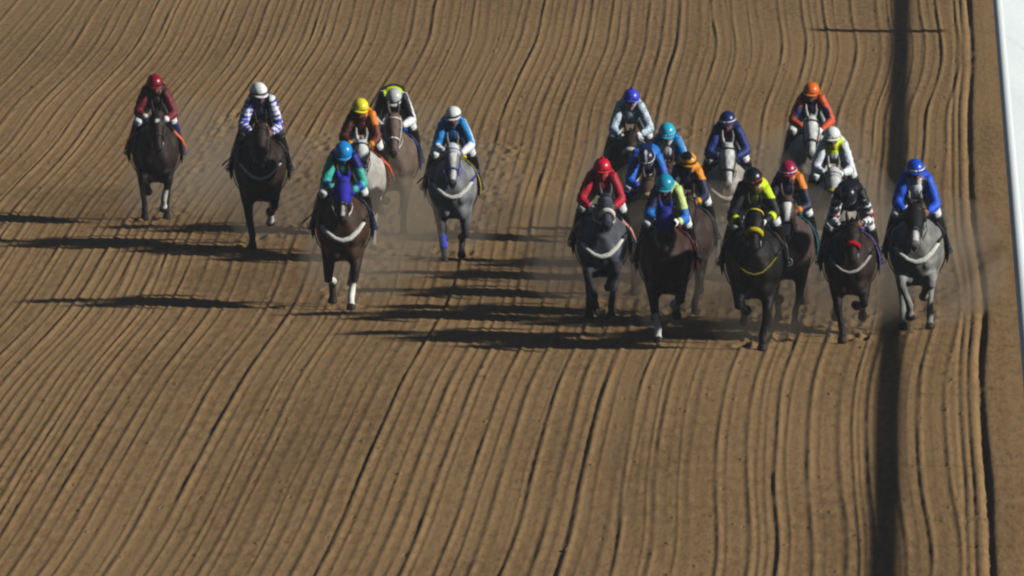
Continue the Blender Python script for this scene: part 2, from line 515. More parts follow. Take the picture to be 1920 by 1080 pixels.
def build_horse(cfg, idx):
    rng = random.Random(100 + idx)
    g = GAITS[cfg.get('gait', 'a')]
    mb = MB()
    rings = TR
    # trunk
    vs_p = [P3(f, 0, zc) for f, zc, w, h in rings]
    mb.tube(vs_p, [(w, h) for f, zc, w, h in rings], 22, side=(1, 0, 0))
    # withers, shoulders, breast muscles, quarters
    mb.tube([P3(.60, 0, 1.36), P3(.40, 0, 1.41), P3(.15, 0, 1.36), P3(-.1, 0, 1.30)], [(.07, .08), (.08, .085), (.09, .09), (.09, .08)], 12)
    for s in (-1, 1):
        mb.ell(P3(.50, s * .225, 1.05), (.12, .17, .27))
        mb.ell(P3(.74, s * .105, .94), (.115, .14, .18))
        mb.ell(P3(.56, s * .10, .71), (.13, .20, .16))
        mb.ell(P3(.54, s * .235, .95), (.085, .12, .20))
        mb.ell(P3(-.58, s * .20, 1.10), (.165, .27, .27))
    # neck
    poll = V(cfg.get('hx', 0.0), -cfg.get('pf', 1.22), cfg.get('pz', 1.58))
    inc = R(cfg.get('inc', 48)); hy = R(cfg.get('hyaw', 0))
    a = V(math.sin(hy) * math.cos(inc), -math.cos(inc) * math.cos(hy), -math.sin(inc))   # towards the nose
    s_ = unit(np.cross(a, V(0, 0, 1))); s_ = s_ if s_[0] > 0 else -s_
    u = unit(np.cross(s_, a)); u = u if u[1] < 0 or u[2] > 0 else -u                   # out of the forehead
    if u[2] < 0: u = -u
    nb = P3(.50, 0, 1.17)
    nm1 = nb * .66 + poll * .34 + V(0, 0, -.005)
    nm2 = nb * .33 + poll * .67 + V(0, 0, .02)
    ne = poll + V(0, .02, -.055)
    mb.tube([nb + V(0, .15, -.06), nb, nm1, nm2, ne], [(.20, .33), (.185, .285), (.135, .215), (.10, .165), (.082, .115)], 18)
    # head
    HL = 0.60
    def H(t, n=0.0, x=0.0):
        return poll + a * (t * HL) + u * n + s_ * x
    mb.tube([H(-.09, -.05), H(.0, -.045), H(.14, -.04), H(.30, -.045), H(.46, -.045), H(.64, -.045), H(.80, -.05), H(.92, -.055), H(1.0, -.06)],
            [(.055, .06), (.085, .10), (.104, .115), (.108, .118), (.088, .10), (.066, .08), (.060, .068), (.062, .062), (.042, .040)], 16, side=s_)
    for s in (-1, 1):
        mb.ell(H(.27, -.075, s * .055), (.045, .13, .085), (s_, a, u))          # cheek
        mb.ell(H(.30, .012, s * .082), (.026, .045, .03), (s_, a, u))            # brow over the eye
        mb.ell(H(.92, -.035, s * .04), (.026, .04, .035), (s_, a, u))            # nostril
        e0 = H(-.05, .01, s * .055); e1 = e0 + u * .07 - a * .08 + s_ * s * .02; e2 = e0 + u * .10 - a * .16 + s_ * s * .015
        mb.tube([e0 - u * .02, e0 * .5 + e1 * .5, e1, e2], [.024, .030, .027, .012], 8)
    mb.ell(H(.97, -.10), (.036, .045, .028), (s_, a, u))                         # lower lip
    # legs
    legs = []
    drop = cfg.get('drop', 0.0)
    for k in range(4):
        s = -1 if k % 2 == 0 else 1
        if k < 2:
            f, z, pa = FORE[g[k]]
            f += rng.uniform(-.05, .05)
            el = (.44, .74)
            kn, fe = ik(el, (f, z), .39, .29, +1, 0)
            bnt = g[k] in ('fold', 'foldhi', 'back', 'fly')
            xs_ = [s * .175, s * (.155 + (.03 if bnt else 0)), s * ((.10 if bnt else .12) + rng.uniform(-.03, .04))]
            pad = R(pa)
            ho = fe + .135 * np.array([math.sin(pad), -math.cos(pad)])
            pts = [P3(.52, s * .18, .94), P3(el[0], xs_[0], el[1]), P3(el[0] * .55 + kn[0] * .45, xs_[0] * .7 + xs_[1] * .3, el[1] * .55 + kn[1] * .45), P3(kn[0], xs_[1], kn[1] + .03), P3(kn[0], xs_[1], kn[1] - .03),
                   P3(kn[0] * .5 + fe[0] * .5, xs_[1] * .5 + xs_[2] * .5, kn[1] * .5 + fe[1] * .5), P3(fe[0], xs_[2], fe[1])]
            mb.tube(pts, [(.13, .17), (.112, .13), (.086, .093), (.061, .062), (.058, .058), (.042, .045), (.049, .050)], 12)
        else:
            f, z, pa = HIND[g[k]]
            f += rng.uniform(-.05, .05)
            st = (-.34 if g[k] not in ('back', 'backhi') else -.45, .79)
            kn, fe = ik(st, (f, z), .41, .38, -1, 0)
            xs_ = [s * .20, s * .175, s * .155 + rng.uniform(-.04, .05)]
            pad = R(pa)
            ho = fe + .13 * np.array([math.sin(pad), -math.cos(pad)])
            mb.tube([P3(-.58, s * .17, 1.13), P3((-.58 + st[0]) / 2 + .05, s * .19, .98), P3(st[0], xs_[0], st[1])], [(.15, .24), (.135, .19), (.115, .135)], 12)
            pts = [P3(st[0], xs_[0], st[1] + .04), P3(st[0] * .5 + kn[0] * .5, xs_[0] * .5 + xs_[1] * .5, st[1] * .5 + kn[1] * .5), P3(kn[0], xs_[1], kn[1] + .02), P3(kn[0], xs_[1], kn[1] - .04),
                   P3(kn[0] * .5 + fe[0] * .5, xs_[1] * .5 + xs_[2] * .5, kn[1] * .5 + fe[1] * .5), P3(fe[0], xs_[2], fe[1])]
            mb.tube(pts, [(.11, .125), (.076, .09), (.055, .066), (.052, .06), (.041, .046), (.047, .05)], 12)
        F = P3(fe[0], xs_[2], fe[1]); O = P3(ho[0], xs_[2], ho[1])
        mb.tube([F, F * .5 + O * .5, O], [.049, .044, .049], 10)
        d = unit(O - F)
        # hoof: flat on the ground in stance, else in line with the pastern
        if g[k].startswith(('stance', 'under')):
            hd = unit(d * .5 + V(0, 0, -1)); hoof = [O - hd * .03, O, V(O[0], O[1] - .012, O[2] - .065)]
        else:
            hoof = [O - d * .03, O, O + d * .07]
        mb.tube(hoof, [.050, .060, .070], 12)
        K = P3(kn[0], xs_[1], kn[1])
        legs.append((P3(*( (el[0], xs_[0], el[1]) if k < 2 else (st[0], xs_[0], st[1]) )), K, F, hoof[-1]))
    low = min(float(p[2]) for p in mb.v)
    me = fuse(mb, 'race_horse', 0.0195, 3)
    Pv = coords(me)
    # hooves come to rest on the sand
    Z0 = Pv[:, 2].min()
    lift = -Z0 - 0.012
    # ---- coat
    base = lin(cfg['coat']); dark = lin(cfg.get('points', cfg['coat'])); light = lin(cfg.get('belly', cfg['coat']))
    N = len(Pv)
    col = np.tile(base, (N, 1))
    rs = np.random.default_rng(idx)
    def mix(c, c2, w):
        return c * (1 - w[:, None]) + c2 * w[:, None]
    # dapple by a sum of waves
    if cfg.get('dapple'):
        q = np.zeros(N)
        for _ in range(14):
            k = rs.normal(size=3) * 17; q += np.sin(Pv @ k + rs.uniform(0, 6))
        col = mix(col, light, np.clip(0.35 + 0.22 * q, 0, 1) * cfg['dapple'])
    fwd = -Pv[:, 1]
    # legs
    legmin = np.full(N, 9.0)
    socks = cfg.get('socks', ())
    for k, (A, K, F, O) in enumerate(legs):
        d1, t1 = segdist(Pv, A, K); d2, t2 = segdist(Pv, K, F); d3, t3 = segdist(Pv, F, O)
        w = (np.minimum(d2, d3) < .10) & (Pv[:, 2] < .75)
        up = (d1 < .13) & (Pv[:, 2] < .80)
        col = mix(col, dark, np.where(w, 1.0, np.where(up, np.clip(t1 * 1.5 - .3, 0, 1), 0)) * cfg.get('legdark', .85))
        if k in socks:
            col[(d2 < .09) & (t2 > socks[k] ) & (d2 <= d1)] = lin('#d9d6cc'); col[(d3 < .09) & (d3 <= d2)] = lin('#d9d6cc')
        wr = cfg.get('wraps', {})
        hf = segdist(Pv, O, O + unit(O - F) * .01)[0]
        dh = (d3 < .09) & (t3 > .62)
        col[dh] = lin('#2a231d')
    # head markings
    rel = Pv - poll
    ht = rel @ a / HL; hn = rel @ u; hs = rel @ s_
    inhead = (ht > -.12) & (ht < 1.1) & (np.abs(hs) < .16) & (hn > -.25) & (hn < .2) & (fwd > -poll[1] - .10)
    hc = cfg.get('face')
    if hc:
        col = mix(col, lin(hc), np.where(inhead, np.clip((hn + .12) / .10, .15, 1) * np.clip(.75 + .3 * np.sin(Pv[:, 0] * 70) * np.sin(Pv[:, 2] * 45 + 2), 0, 1), 0))
    muz = np.clip((ht - .80) / .12, 0, 1) * inhead
    col = mix(col, lin(cfg.get('muzzle', '#1c1715')), muz * .8)
    bz = cfg.get('blaze')
    if bz:
        wdt = bz * (1 + .25 * np.sin(ht * 9))
        col[inhead & (hn > -.01) & (np.abs(hs) < wdt) & (ht > .10) & (ht < .86)] = lin('#d8d5cf')
    if cfg.get('star'):
        col[inhead & (hn > 0) & ((ht - .25) ** 2 * .36 + hs ** 2 < .030 ** 2)] = lin('#d8d5cf')
    for s in (-1, 1):
        nd = np.linalg.norm(Pv - H(.95, -.025, s * .058), axis=1)
        col[nd < .020] = lin('#0c0908')
    paint(me, np.clip(col, 0, 1))
    o = obj('race_horse', me, COAT)
    # ---- parts
    hood = cfg.get('hood')
    # eyes
    for s in (-1, 1):
        e = MB(); e.ell(H(.30, -.01, s * .098), (.017, .022, .020), (s_, a, u), 8, 6)
        obj('eye', e.mesh('eye'), solid('#0a0706', 0.15, 0.6, 'eye'), o)
    # mane
    mm = MB()
    crest = [poll + V(0, -.02, .055), poll * .75 + nb * .25 + V(0, .03, .165), poll * .5 + nb * .5 + V(0, .05, .225), poll * .25 + nb * .75 + V(0, .08, .27), nb + V(0, .12, .26)]
    pts = []
    for i in range(25):
        t = i / 24 * 4; j = min(int(t), 3); q = t - j
        pts.append(crest[j] * (1 - q) + crest[j + 1] * q)
    sd = cfg.get('mane_side', 1)
    vs = []; fs = []
    for i, p in enumerate(pts):
        ln = rng.uniform(.09, .17)
        prof = [p + V(-sd * .02, 0, -.01), p + V(0, 0, .022), p + V(sd * .05, .01, -.02), p + V(sd * (.085 + .2 * ln), .03, -ln), p + V(sd * .04, .01, -ln * .6)]
        vs += prof
    for i in range(24):
        for k in range(5):
            k2 = (k + 1) % 5
            fs.append((i * 5 + k, i * 5 + k2, i * 5 + 5 + k2, i * 5 + 5 + k))
    fs.append((4, 3, 2, 1, 0)); fs.append(tuple(24 * 5 + k for k in range(5)))
    mm.add(vs, fs)
    obj('mane', mm.mesh('mane'), solid(cfg.get('hair', '#17110e'), 0.6, 0.3, 'hair'), o)
    # tail
    tm = MB()
    for q in range(7):
        sx = rng.uniform(-.05, .05); dz = rng.uniform(-.12, .10)
        tm.tube([P3(-.84, 0, 1.32), P3(-1.02, sx, 1.34), P3(-1.25, sx * 2.2, 1.20 + dz * .5), P3(-1.50, sx * 3.2 + rng.uniform(-.04, .04), 1.02 + dz), P3(-1.68, sx * 3.6, .85 + dz)], [.035, .045, .05, .036, .008], 8)
    obj('tail', fuse(tm, 'tail', .022, 1), solid(cfg.get('hair', '#17110e'), 0.6, 0.3, 'hair'), o)
    # bridle
    LE = solid(cfg.get('bridle', '#15100d'), 0.45, 0.4, 'leather')
    def band(t, width, grow=0.008, n0=-.045, arc=(0, 2 * math.pi), tilt=0.0, thick=None):
        """a strap that goes round the head at t"""
        ra = np.interp(t, [0, .14, .30, .46, .64, .80, .92], [.085, .104, .112, .096, .068, .061, .062]) + grow
        rb = np.interp(t, [0, .14, .30, .46, .64, .80, .92], [.10, .115, .125, .115, .082, .069, .064]) + grow
        n = 20; pts = []
        for i in range(n + 1):
            th = arc[0] + (arc[1] - arc[0]) * i / n
            pts.append(H(t, n0) + s_ * ra * math.sin(th) + u * rb * math.cos(th) + a * tilt * math.cos(th))
        m = MB()
        closed = arc[1] - arc[0] > 6.2
        m.tube(pts if not closed else pts, [(thick or .006, width)] * (n + 1), 8, side=u if not closed else s_, cap=True)
        return m
    nbk = cfg.get('noseband')
    if nbk == 'none': pass
    elif nbk:
        # fleece roll over the bridge of the nose
        m = MB(); pts = []
        for i in range(15):
            th = R(-105) + R(210) * i / 14
            pts.append(H(.60, -.04) + s_ * .084 * math.sin(th) + u * .098 * math.cos(th))
        m.tube(pts, [.018] + [.030] + [.034] * 11 + [.030] + [.018], 10, side=a)
        obj('noseband', m.mesh('noseband'), solid(nbk, 0.9, 0.1, 'fleece'), o)
    else:
        obj('noseband', band(.60, .014).mesh('noseband'), LE, o)
    bc = solid(cfg.get('browband', cfg.get('bridle', '#15100d')), 0.5, 0.4, 'leather')
    obj('brow_band', band(.10, .012, .012, arc=(-1.75, 1.75)).mesh('brow_band'), bc, o)
    bits = []
    for s in (-1, 1):
        m = MB()
        m.tube([H(.0, -.02, s * .097), H(.25, -.05, s * .118), H(.5, -.06, s * .100), H(.74, -.075, s * .075)], [(.008, .010)] * 4, 8, side=s_)
        obj('cheek_strap', m.mesh('cheek_strap'), LE, o)
        bp = H(.78, -.075, s * .078); bits.append(bp)
        m = MB(); ring = [bp + a * .032 * math.cos(q) + u * .032 * math.sin(q) for q in np.linspace(0, 2 * math.pi, 13)]
        m.tube(ring, .006, 6, side=s_)
        obj('bit_ring', m.mesh('bit_ring'), solid('#b8bcc0', 0.25, 0.6, 'steel'), o)
    if hood:
        # blinker hood: a cloth shell over poll, brow and cheeks, with cupped eye holes
        m = MB()
        m.tube([H(-.10, -.05), H(.0, -.045), H(.14, -.04), H(.30, -.042), H(.46, -.042), H(.56, -.044)],
               [(.072, .082), (.095, .110), (.112, .124), (.116, .127), (.097, .109), (.080, .094)], 18, side=s_)
        for s in (-1, 1):
            m.tube([H(.27, -.01, s * .09), H(.33, .0, s * .122), H(.36, 0, s * .130)], [(.04, .045), (.042, .042), (.022, .022)], 10, side=a)
            e0 = H(-.05, .01, s * .055); e1 = e0 + u * .06 - a * .07 + s_ * s * .02
            m.tube([e0 - u * .02, e0 * .5 + e1 * .5, e1], [.038, .040, .034], 8)
        obj('blinker_hood', fuse(m, 'blinker_hood', .014, 2), solid(hood, 0.75, 0.2, 'cloth'), o)
    if cfg.get('cap_mask'):
        m = MB()
        m.tube([H(-.06, -.045), H(.06, -.04), H(.20, -.04)], [(.092, .106), (.108, .12), (.116, .126)], 18, side=s_)
        obj('poll_cover', m.mesh('poll_cover'), solid(cfg['cap_mask'], 0.85, 0.2, 'fleece'), o)
    # breast collar: lies on the breast, from girth to girth
    bcol = cfg.get('breast')
    if bcol:
        m = MB(); pts = []
        wd = cfg.get('breast_w', .034)
        ctl = [(.30, .375, 1.24), (.46, .358, 1.21), (.60, .325, 1.15), (.735, .265, 1.08), (.83, .19, .985), (.885, .10, .905), (.90, 0, .875)]
        tl = rng.uniform(-.05, .10)
        dz = cfg.get('bz', 0)
        for sd in (-1, 1):
            m2 = MB(); m2.tube([P3(f, sd * x, z + dz + tl * sd * x) for f, x, z in ctl[:4]], [(.016, .006)] * 4, 6, side=(0, 0, 1))
            obj('collar_strap', m2.mesh('collar_strap'), LE, o)
        c2 = ctl[3:]
        c2 = [(f, -x, z) for f, x, z in c2] + [(f, x, z) for f, x, z in reversed(c2[:-1])]
        n = len(c2)
        m.tube([P3(f, x, z + dz + tl * x) for f, x, z in c2], [(wd * (.5 if i in (0, n - 1) else 1), wd) for i in range(n)], 10, side=(0, 0, 1))
        obj('breast_collar', m.mesh('breast_collar'), solid(bcol, 0.92, 0.1, 'fleece'), o)
    # saddle cloth draped over the back
    cc = cfg.get('cloth', '#e6e6e2')
    vs = []; fs = []
    fr = np.linspace(-.40, .26, 9); an = np.linspace(-112, 112, 23)
    for sh in (0.022, 0.012):
        for f in fr:
            zc, w, h = trunk(f)
            for th in an:
                t = R(th)
                fl = .02 * max(0, abs(th) - 70) / 40
                zt = zc + (h + sh) * math.cos(t)
                if abs(th) < 25: zt = max(zt, 1.43 - .13 * max(0, .15 - f) + sh - .05 * abs(th) / 25)
                x = (w + .028 + sh + fl) * math.sin(t)
                vs.append(P3(f, x, zt))
    nf, na = len(fr), len(an); B = nf * na
    for i in range(nf - 1):
        for k in range(na - 1):
            q = i * na + k
            fs.append((q, q + 1, q + na + 1, q + na)); fs.append((B + q + na, B + q + na + 1, B + q + 1, B + q))
    for i in range(nf - 1):
        for k in (0, na - 1):
            q = i * na + k
            fs.append((q, q + na, B + q + na, B + q))
    for k in range(na - 1):
        for i in (0, nf - 1):
            q = i * na + k
            fs.append((q, B + q, B + q + 1, q + 1))
    m = MB(); m.add(vs, fs)
    obj('saddle_cloth', m.mesh('saddle_cloth'), solid(cc, 0.7, 0.2, 'cloth'), o)
    # saddle
    m = MB()
    m.tube([P3(-.30, 0, 1.41), P3(-.22, 0, 1.46), P3(-.05, 0, 1.42), P3(.10, 0, 1.45), P3(.17, 0, 1.46)], [(.10, .03), (.15, .045), (.13, .04), (.10, .04), (.05, .03)], 14)
    for s in (-1, 1):
        m.tube([P3(.05, s * .10, 1.42), P3(.06, s * .26, 1.33), P3(.05, s * .375, 1.17)], [(.13, .02), (.15, .02), (.10, .016)], 12, side=(0, 1, 0))
    obj('saddle', fuse(m, 'saddle', .016, 2), solid('#17120f', 0.4, 0.4, 'leather'), o)
    # girth
    m = MB(); pts = []
    zc, w, h = trunk(.18)
    for i in range(21):
        t = R(62 + 236 * i / 20)
        pts.append(P3(.18, (w + .022) * math.sin(t), zc + (h + .018) * math.cos(t)))
    m.tube(pts, [(.045, .008)] * 21, 8, side=(0, 1, 0))
    obj('girth', m.mesh('girth'), solid('#3a3835', 0.7, 0.2, 'leather'), o)
    # stirrups
    for s in (-1, 1):
        m = MB()
        lc = cfg.get('leather')
        if lc:
            m3 = MB(); m3.tube([P3(.36, s * .27, 1.30), P3(.22, s * .39, 1.17), P3(.10, s * .445, 1.03)], [(.022, .008)] * 3, 8, side=(0, 0, 1))
            obj('stirrup_leather', m3.mesh('stirrup_leather'), solid(lc, 0.6, 0.3, 'leather'), o)
        m.tube([P3(.04, s * .375, 1.22), P3(.0, s * .40, 1.12), P3(-.02, s * .41, 1.03)], [(.013, .005)] * 3, 6, side=(0, 1, 0))
        c = P3(-.02, s * .41, .975)
        ring = [c + V(.0 + .046 * math.sin(q), 0, .050 * math.cos(q) if math.cos(q) > -.8 else -.044) for q in np.linspace(0, 2 * math.pi, 15)]
        m.tube(ring, .008, 6, side=(0, 1, 0))
        obj('stirrup', m.mesh('stirrup'), solid('#6f7376', 0.35, 0.6, 'steel'), o)
    # bandages
    for k, hexc in cfg.get('wraps', {}).items():
        A, K, F, O = legs[k]
        m = MB(); q0 = K * .78 + F * .22; q1 = K * .06 + F * .94
        ps = [q0 * (1 - t) + q1 * t for t in np.linspace(0, 1, 7)]
        m.tube(ps, [.052, .056, .053, .056, .054, .058, .056], 12)
        obj('leg_wrap', m.mesh('leg_wrap'), solid(hexc, 0.8, 0.2, 'cloth'), o)
    return o, bits, lift

# ------------------------------------------------------------------ riders
def rider_pose(kind):
    p = dict(hip=(-.30, .10, 1.75), knee=(.12, .255, 1.43), ank=(-.10, .385, 1.015), toe=(.085, .405, .975), heel=(-.15, .375, .965),
             sh=(.20, .145, 1.875), el=(.25, .238, 1.565), wr=(.46, .125, 1.475), head=(.36, 1.985), pitch=22, tilt=0.0, turn=0.0, fore=.07)
    if kind == 'low':
        p.update(hip=(-.28, .10, 1.80), sh=(.24, .15, 1.895), el=(.31, .24, 1.555), head=(.47, 1.865), pitch=44, wr=(.52, .12, 1.47))
    elif kind == 'wide':
        p.update(el=(.23, .258, 1.565), wr=(.44, .14, 1.47), sh=(.18, .15, 1.885), head=(.34, 1.99), pitch=17)
    elif kind == 'turn':
        p.update(turn=16, tilt=5, pitch=24, el=(.27, .24, 1.555))
    elif kind == 'down':
        p.update(sh=(.23, .148, 1.865), head=(.41, 1.95), pitch=33, el=(.28, .242, 1.555), wr=(.49, .125, 1.465))
    return p

def hand(mb, wr, d, inward, fine=True):
    """a fist round the rein: palm, four curled fingers of unequal length, thumb on top"""
    d = unit(d); t = unit(V(0, 0, 1) - d * d[2]); m = unit(np.cross(t, d))
    if np.dot(m, inward) < 0: m = -m
    pc = wr + d * .045
    mb.ell(pc, (.020, .046, .041), (m, d, t), 12, 8)
    for i, (L, off) in enumerate(((.028, .030), (.032, .010), (.030, -.011), (.023, -.031))):
        k = wr + d * .078 + t * off
        j1 = k + d * L * .55 + m * .012
        j2 = j1 + m * L * .9 - d * .006
        j3 = j2 - d * L * .85 + m * .002
        mb.tube([k - d * .02, k, j1, j2, j3], [.0095, .0098, .0095, .0088, .0075], 8, side=t)
    b = wr + d * .03 + t * .032 + m * .008
    mb.tube([b - d * .012, b + t * .012 + d * .012, b + d * .042 + t * .016 + m * .016, b + d * .060 + t * .008 + m * .030], [.013, .013, .0105, .0085], 8)

def rider_base(kind, idx):
    p = rider_pose(kind)
    rr = random.Random(500 + idx)
    J0 = lambda a: rr.uniform(-a, a)
    p['turn'] += J0(13); p['tilt'] += J0(9); p['pitch'] += J0(6)
    roll = J0(.035); ofs = {}
    for s in (-1, 1):
        ofs[('el', s)] = V(s * J0(.03), J0(.05), J0(.035)); ofs[('wr', s)] = V(s * J0(.02), J0(.05), J0(.02)); ofs[('sh', s)] = V(0, J0(.02), s * roll)
        ofs[('knee', s)] = V(s * J0(.015), J0(.04), J0(.02))
    def S(q, s):
        for k in ('el', 'wr', 'sh', 'knee'):
            if q is p[k]: return P3(q[0], s * q[1], q[2]) + ofs[(k, s)]
        return P3(q[0], s * q[1], q[2])
    hip0 = P3(p['hip'][0], 0, p['hip'][2]); sh0 = P3(p['sh'][0], 0, p['sh'][2])
    hc = P3(p['head'][0], J0(.025), p['head'][1])
    pit = R(p['pitch']); trn = R(p['turn']); til = R(p['tilt'])
    hf = V(math.sin(trn) * math.cos(pit), -math.cos(trn) * math.cos(pit), -math.sin(pit))
    hs = unit(np.cross(hf, V(0, 0, 1))); hs = hs if hs[0] > 0 else -hs
    hu = unit(np.cross(hs, hf)); hu = hu if hu[2] > 0 else -hu
    hs, hu = hs * math.cos(til) + hu * math.sin(til), hu * math.cos(til) - hs * math.sin(til)
    J = dict(S=S, p=p, hip0=hip0, sh0=sh0, hc=hc, hf=hf, hs=hs, hu=hu)
    # ---- body
    b = MB()
    mid = hip0 * .45 + sh0 * .55 + V(0, 0, .065)
    b.tube([hip0 + V(0, .08, 0), hip0, mid, sh0, sh0 + unit(sh0 - mid) * .06], [(.09, .075), (.125, .095), (.115, .085), (.15, .095), (.08, .06)], 16)
    nk = sh0 + V(0, -.05, .035)
    b.tube([sh0, nk, hc + hf * -.02 - hu * .07], [.065, .055, .052], 12)
    # head: skull, jaw, chin, nose, lips, brow, ears
    b.ell(hc + hu * .015, (.073, .094, .098), (hs, hf, hu), 16, 12)
    b.ell(hc + hf * .035 - hu * .055, (.054, .060, .062), (hs, hf, hu), 14, 10)
    b.ell(hc + hf * .072 - hu * .098, (.026, .022, .020), (hs, hf, hu), 10, 8)
    b.tube([hc + hf * .088 + hu * .012, hc + hf * .103 - hu * .018, hc + hf * .112 - hu * .036, hc + hf * .092 - hu * .044], [.009, .011, .014, .010], 8)
    b.ell(hc + hf * .086 - hu * .068, (.024, .012, .007), (hs, hf, hu), 10, 6)
    b.ell(hc + hf * .084 - hu * .080, (.021, .012, .007), (hs, hf, hu), 10, 6)
    for s in (-1, 1):
        b.ell(hc + hf * .080 + hu * .022 + hs * s * .030, (.024, .012, .009), (hs, hf, hu), 8, 6)
        b.ell(hc + hf * .070 - hu * .026 + hs * s * .042, (.022, .018, .020), (hs, hf, hu), 8, 6)
        b.ell(hc - hf * .008 - hu * .015 + hs * s * .078, (.010, .019, .030), (hs, hf, hu), 8, 6)
        sh, el, wr = S(p['sh'], s), S(p['el'], s), S(p['wr'], s)
        b.tube([sh - V(s * .04, 0, 0), sh, sh * .5 + el * .5, el, el * .6 + wr * .4, wr], [.05, .052, .044, .038, .037, .026], 10)
        d = unit(unit(wr - el) * .5 + V(0, -1, -.1))
        b.tube([wr - unit(wr - el) * .03, wr, wr + d * .025], [.026, .025, .026], 10)
        hand(b, wr, d, V(-s, 0, 0))
        J['hand%d' % s] = wr + d * .085 + V(-s * .018, 0, 0)
        hp, kn, an, to, he = (S(p[k], s) for k in ('hip', 'knee', 'ank', 'toe', 'heel'))
        b.tube([hp, hp * .5 + kn * .5 + V(0, 0, .02), kn, kn * .62 + an * .38 + V(0, .02, 0), an], [.088, .078, .055, .052, .034], 12)
        b.tube([he, an * .6 + to * .4 - V(0, 0, .02), to], [(.028, .03), (.034, .03), (.03, .02)], 10)
    body = fuse(b, 'person', .0095, 2, .4)
    # ---- jacket
    j = MB()
    j.tube([hip0 + V(0, .05, .0), hip0 + V(0, -.03, .015), mid + V(0, 0, .012), sh0 + V(0, .04, .008), sh0 + V(0, -.045, .0)],
           [(.135, .10), (.155, .115), (.175, .125), (.180, .118), (.12, .085)], 18)
    j.ell(sh0 * .8 + hip0 * .2 + V(0, 0, -.10), (.155, .16, .15))
    j.ell(sh0 * .45 + hip0 * .55 + V(0, 0, -.08), (.15, .17, .13))
    j.tube([nk + V(0, .04, -.04), nk + V(0, -.012, .004)], [.085, .070], 14)
    for s in (-1, 1):
        sh, el, wr = S(p['sh'], s), S(p['el'], s), S(p['wr'], s)
        j.ell(sh + V(-s * .01, 0, -.012), (.078, .085, .076))
        e2 = el * .5 + wr * .5
        fl = V(0, .018, -.018)
        j.tube([sh - V(s * .05, 0, .01), sh, sh * .5 + el * .5 + fl * .8, el + fl, el + (wr - el) * .12 + fl, e2 + fl * .7, wr * .85 + el * .15, wr * .97 + el * .03],
               [.07, .076, .074, .070, .068, .058, .046, .036], 14)
        # wind-filled folds
        for q in range(3):
            t = .25 + .28 * q
            c = sh * (1 - t) + el * t + fl
            j.ell(c + V(s * .01, 0, .0), (.076, .072, .030), None, 12, 8)
        for q in range(2):
            c = el * (.75 - .4 * q) + wr * (.25 + .4 * q) + fl * .6
            j.ell(c, (.052, .058, .055), None, 12, 8)
    jacket = fuse(j, 'racing_silks', .0135, 2)
    # ---- breeches, boots, helmet
    br = MB()
    br.tube([hip0 + V(0, .12, -.02), hip0, hip0 + V(0, -.08, .03)], [(.10, .09), (.155, .115), (.14, .10)], 16)
    for s in (-1, 1):
        hp, kn, an = (S(p[k], s) for k in ('hip', 'knee', 'ank'))
        br.tube([hp, hp * .5 + kn * .5 + V(0, 0, .02), kn, kn * .8 + an * .2], [.108, .096, .072, .062], 14)
    breeches = fuse(br, 'breeches', .015, 2)
    boots = []
    for s in (-1, 1):
        bo = MB()
        kn, an, to, he = (S(p[k], s) for k in ('knee', 'ank', 'toe', 'heel'))
        top = kn * .97 + an * .03 + V(0, -.01, 0)
        bo.tube([top, kn * .62 + an * .38 + V(0, .02, 0), kn * .25 + an * .75, an, he * .8 + an * .2 + V(0, 0, -.005)], [.078, .068, .05, .046, .036], 12)
        bo.tube([he + V(0, .01, 0), an * .6 + to * .4 - V(0, 0, .02), to + V(0, 0, -.004), to + V(0, -.035, -.008)], [(.036, .032), (.042, .044), (.042, .030), (.026, .018)], 12)
        boots.append(fuse(bo, 'boot', .012, 1))
    J.update(body=body, jacket=jacket, breeches=breeches, boots=boots)
    return J

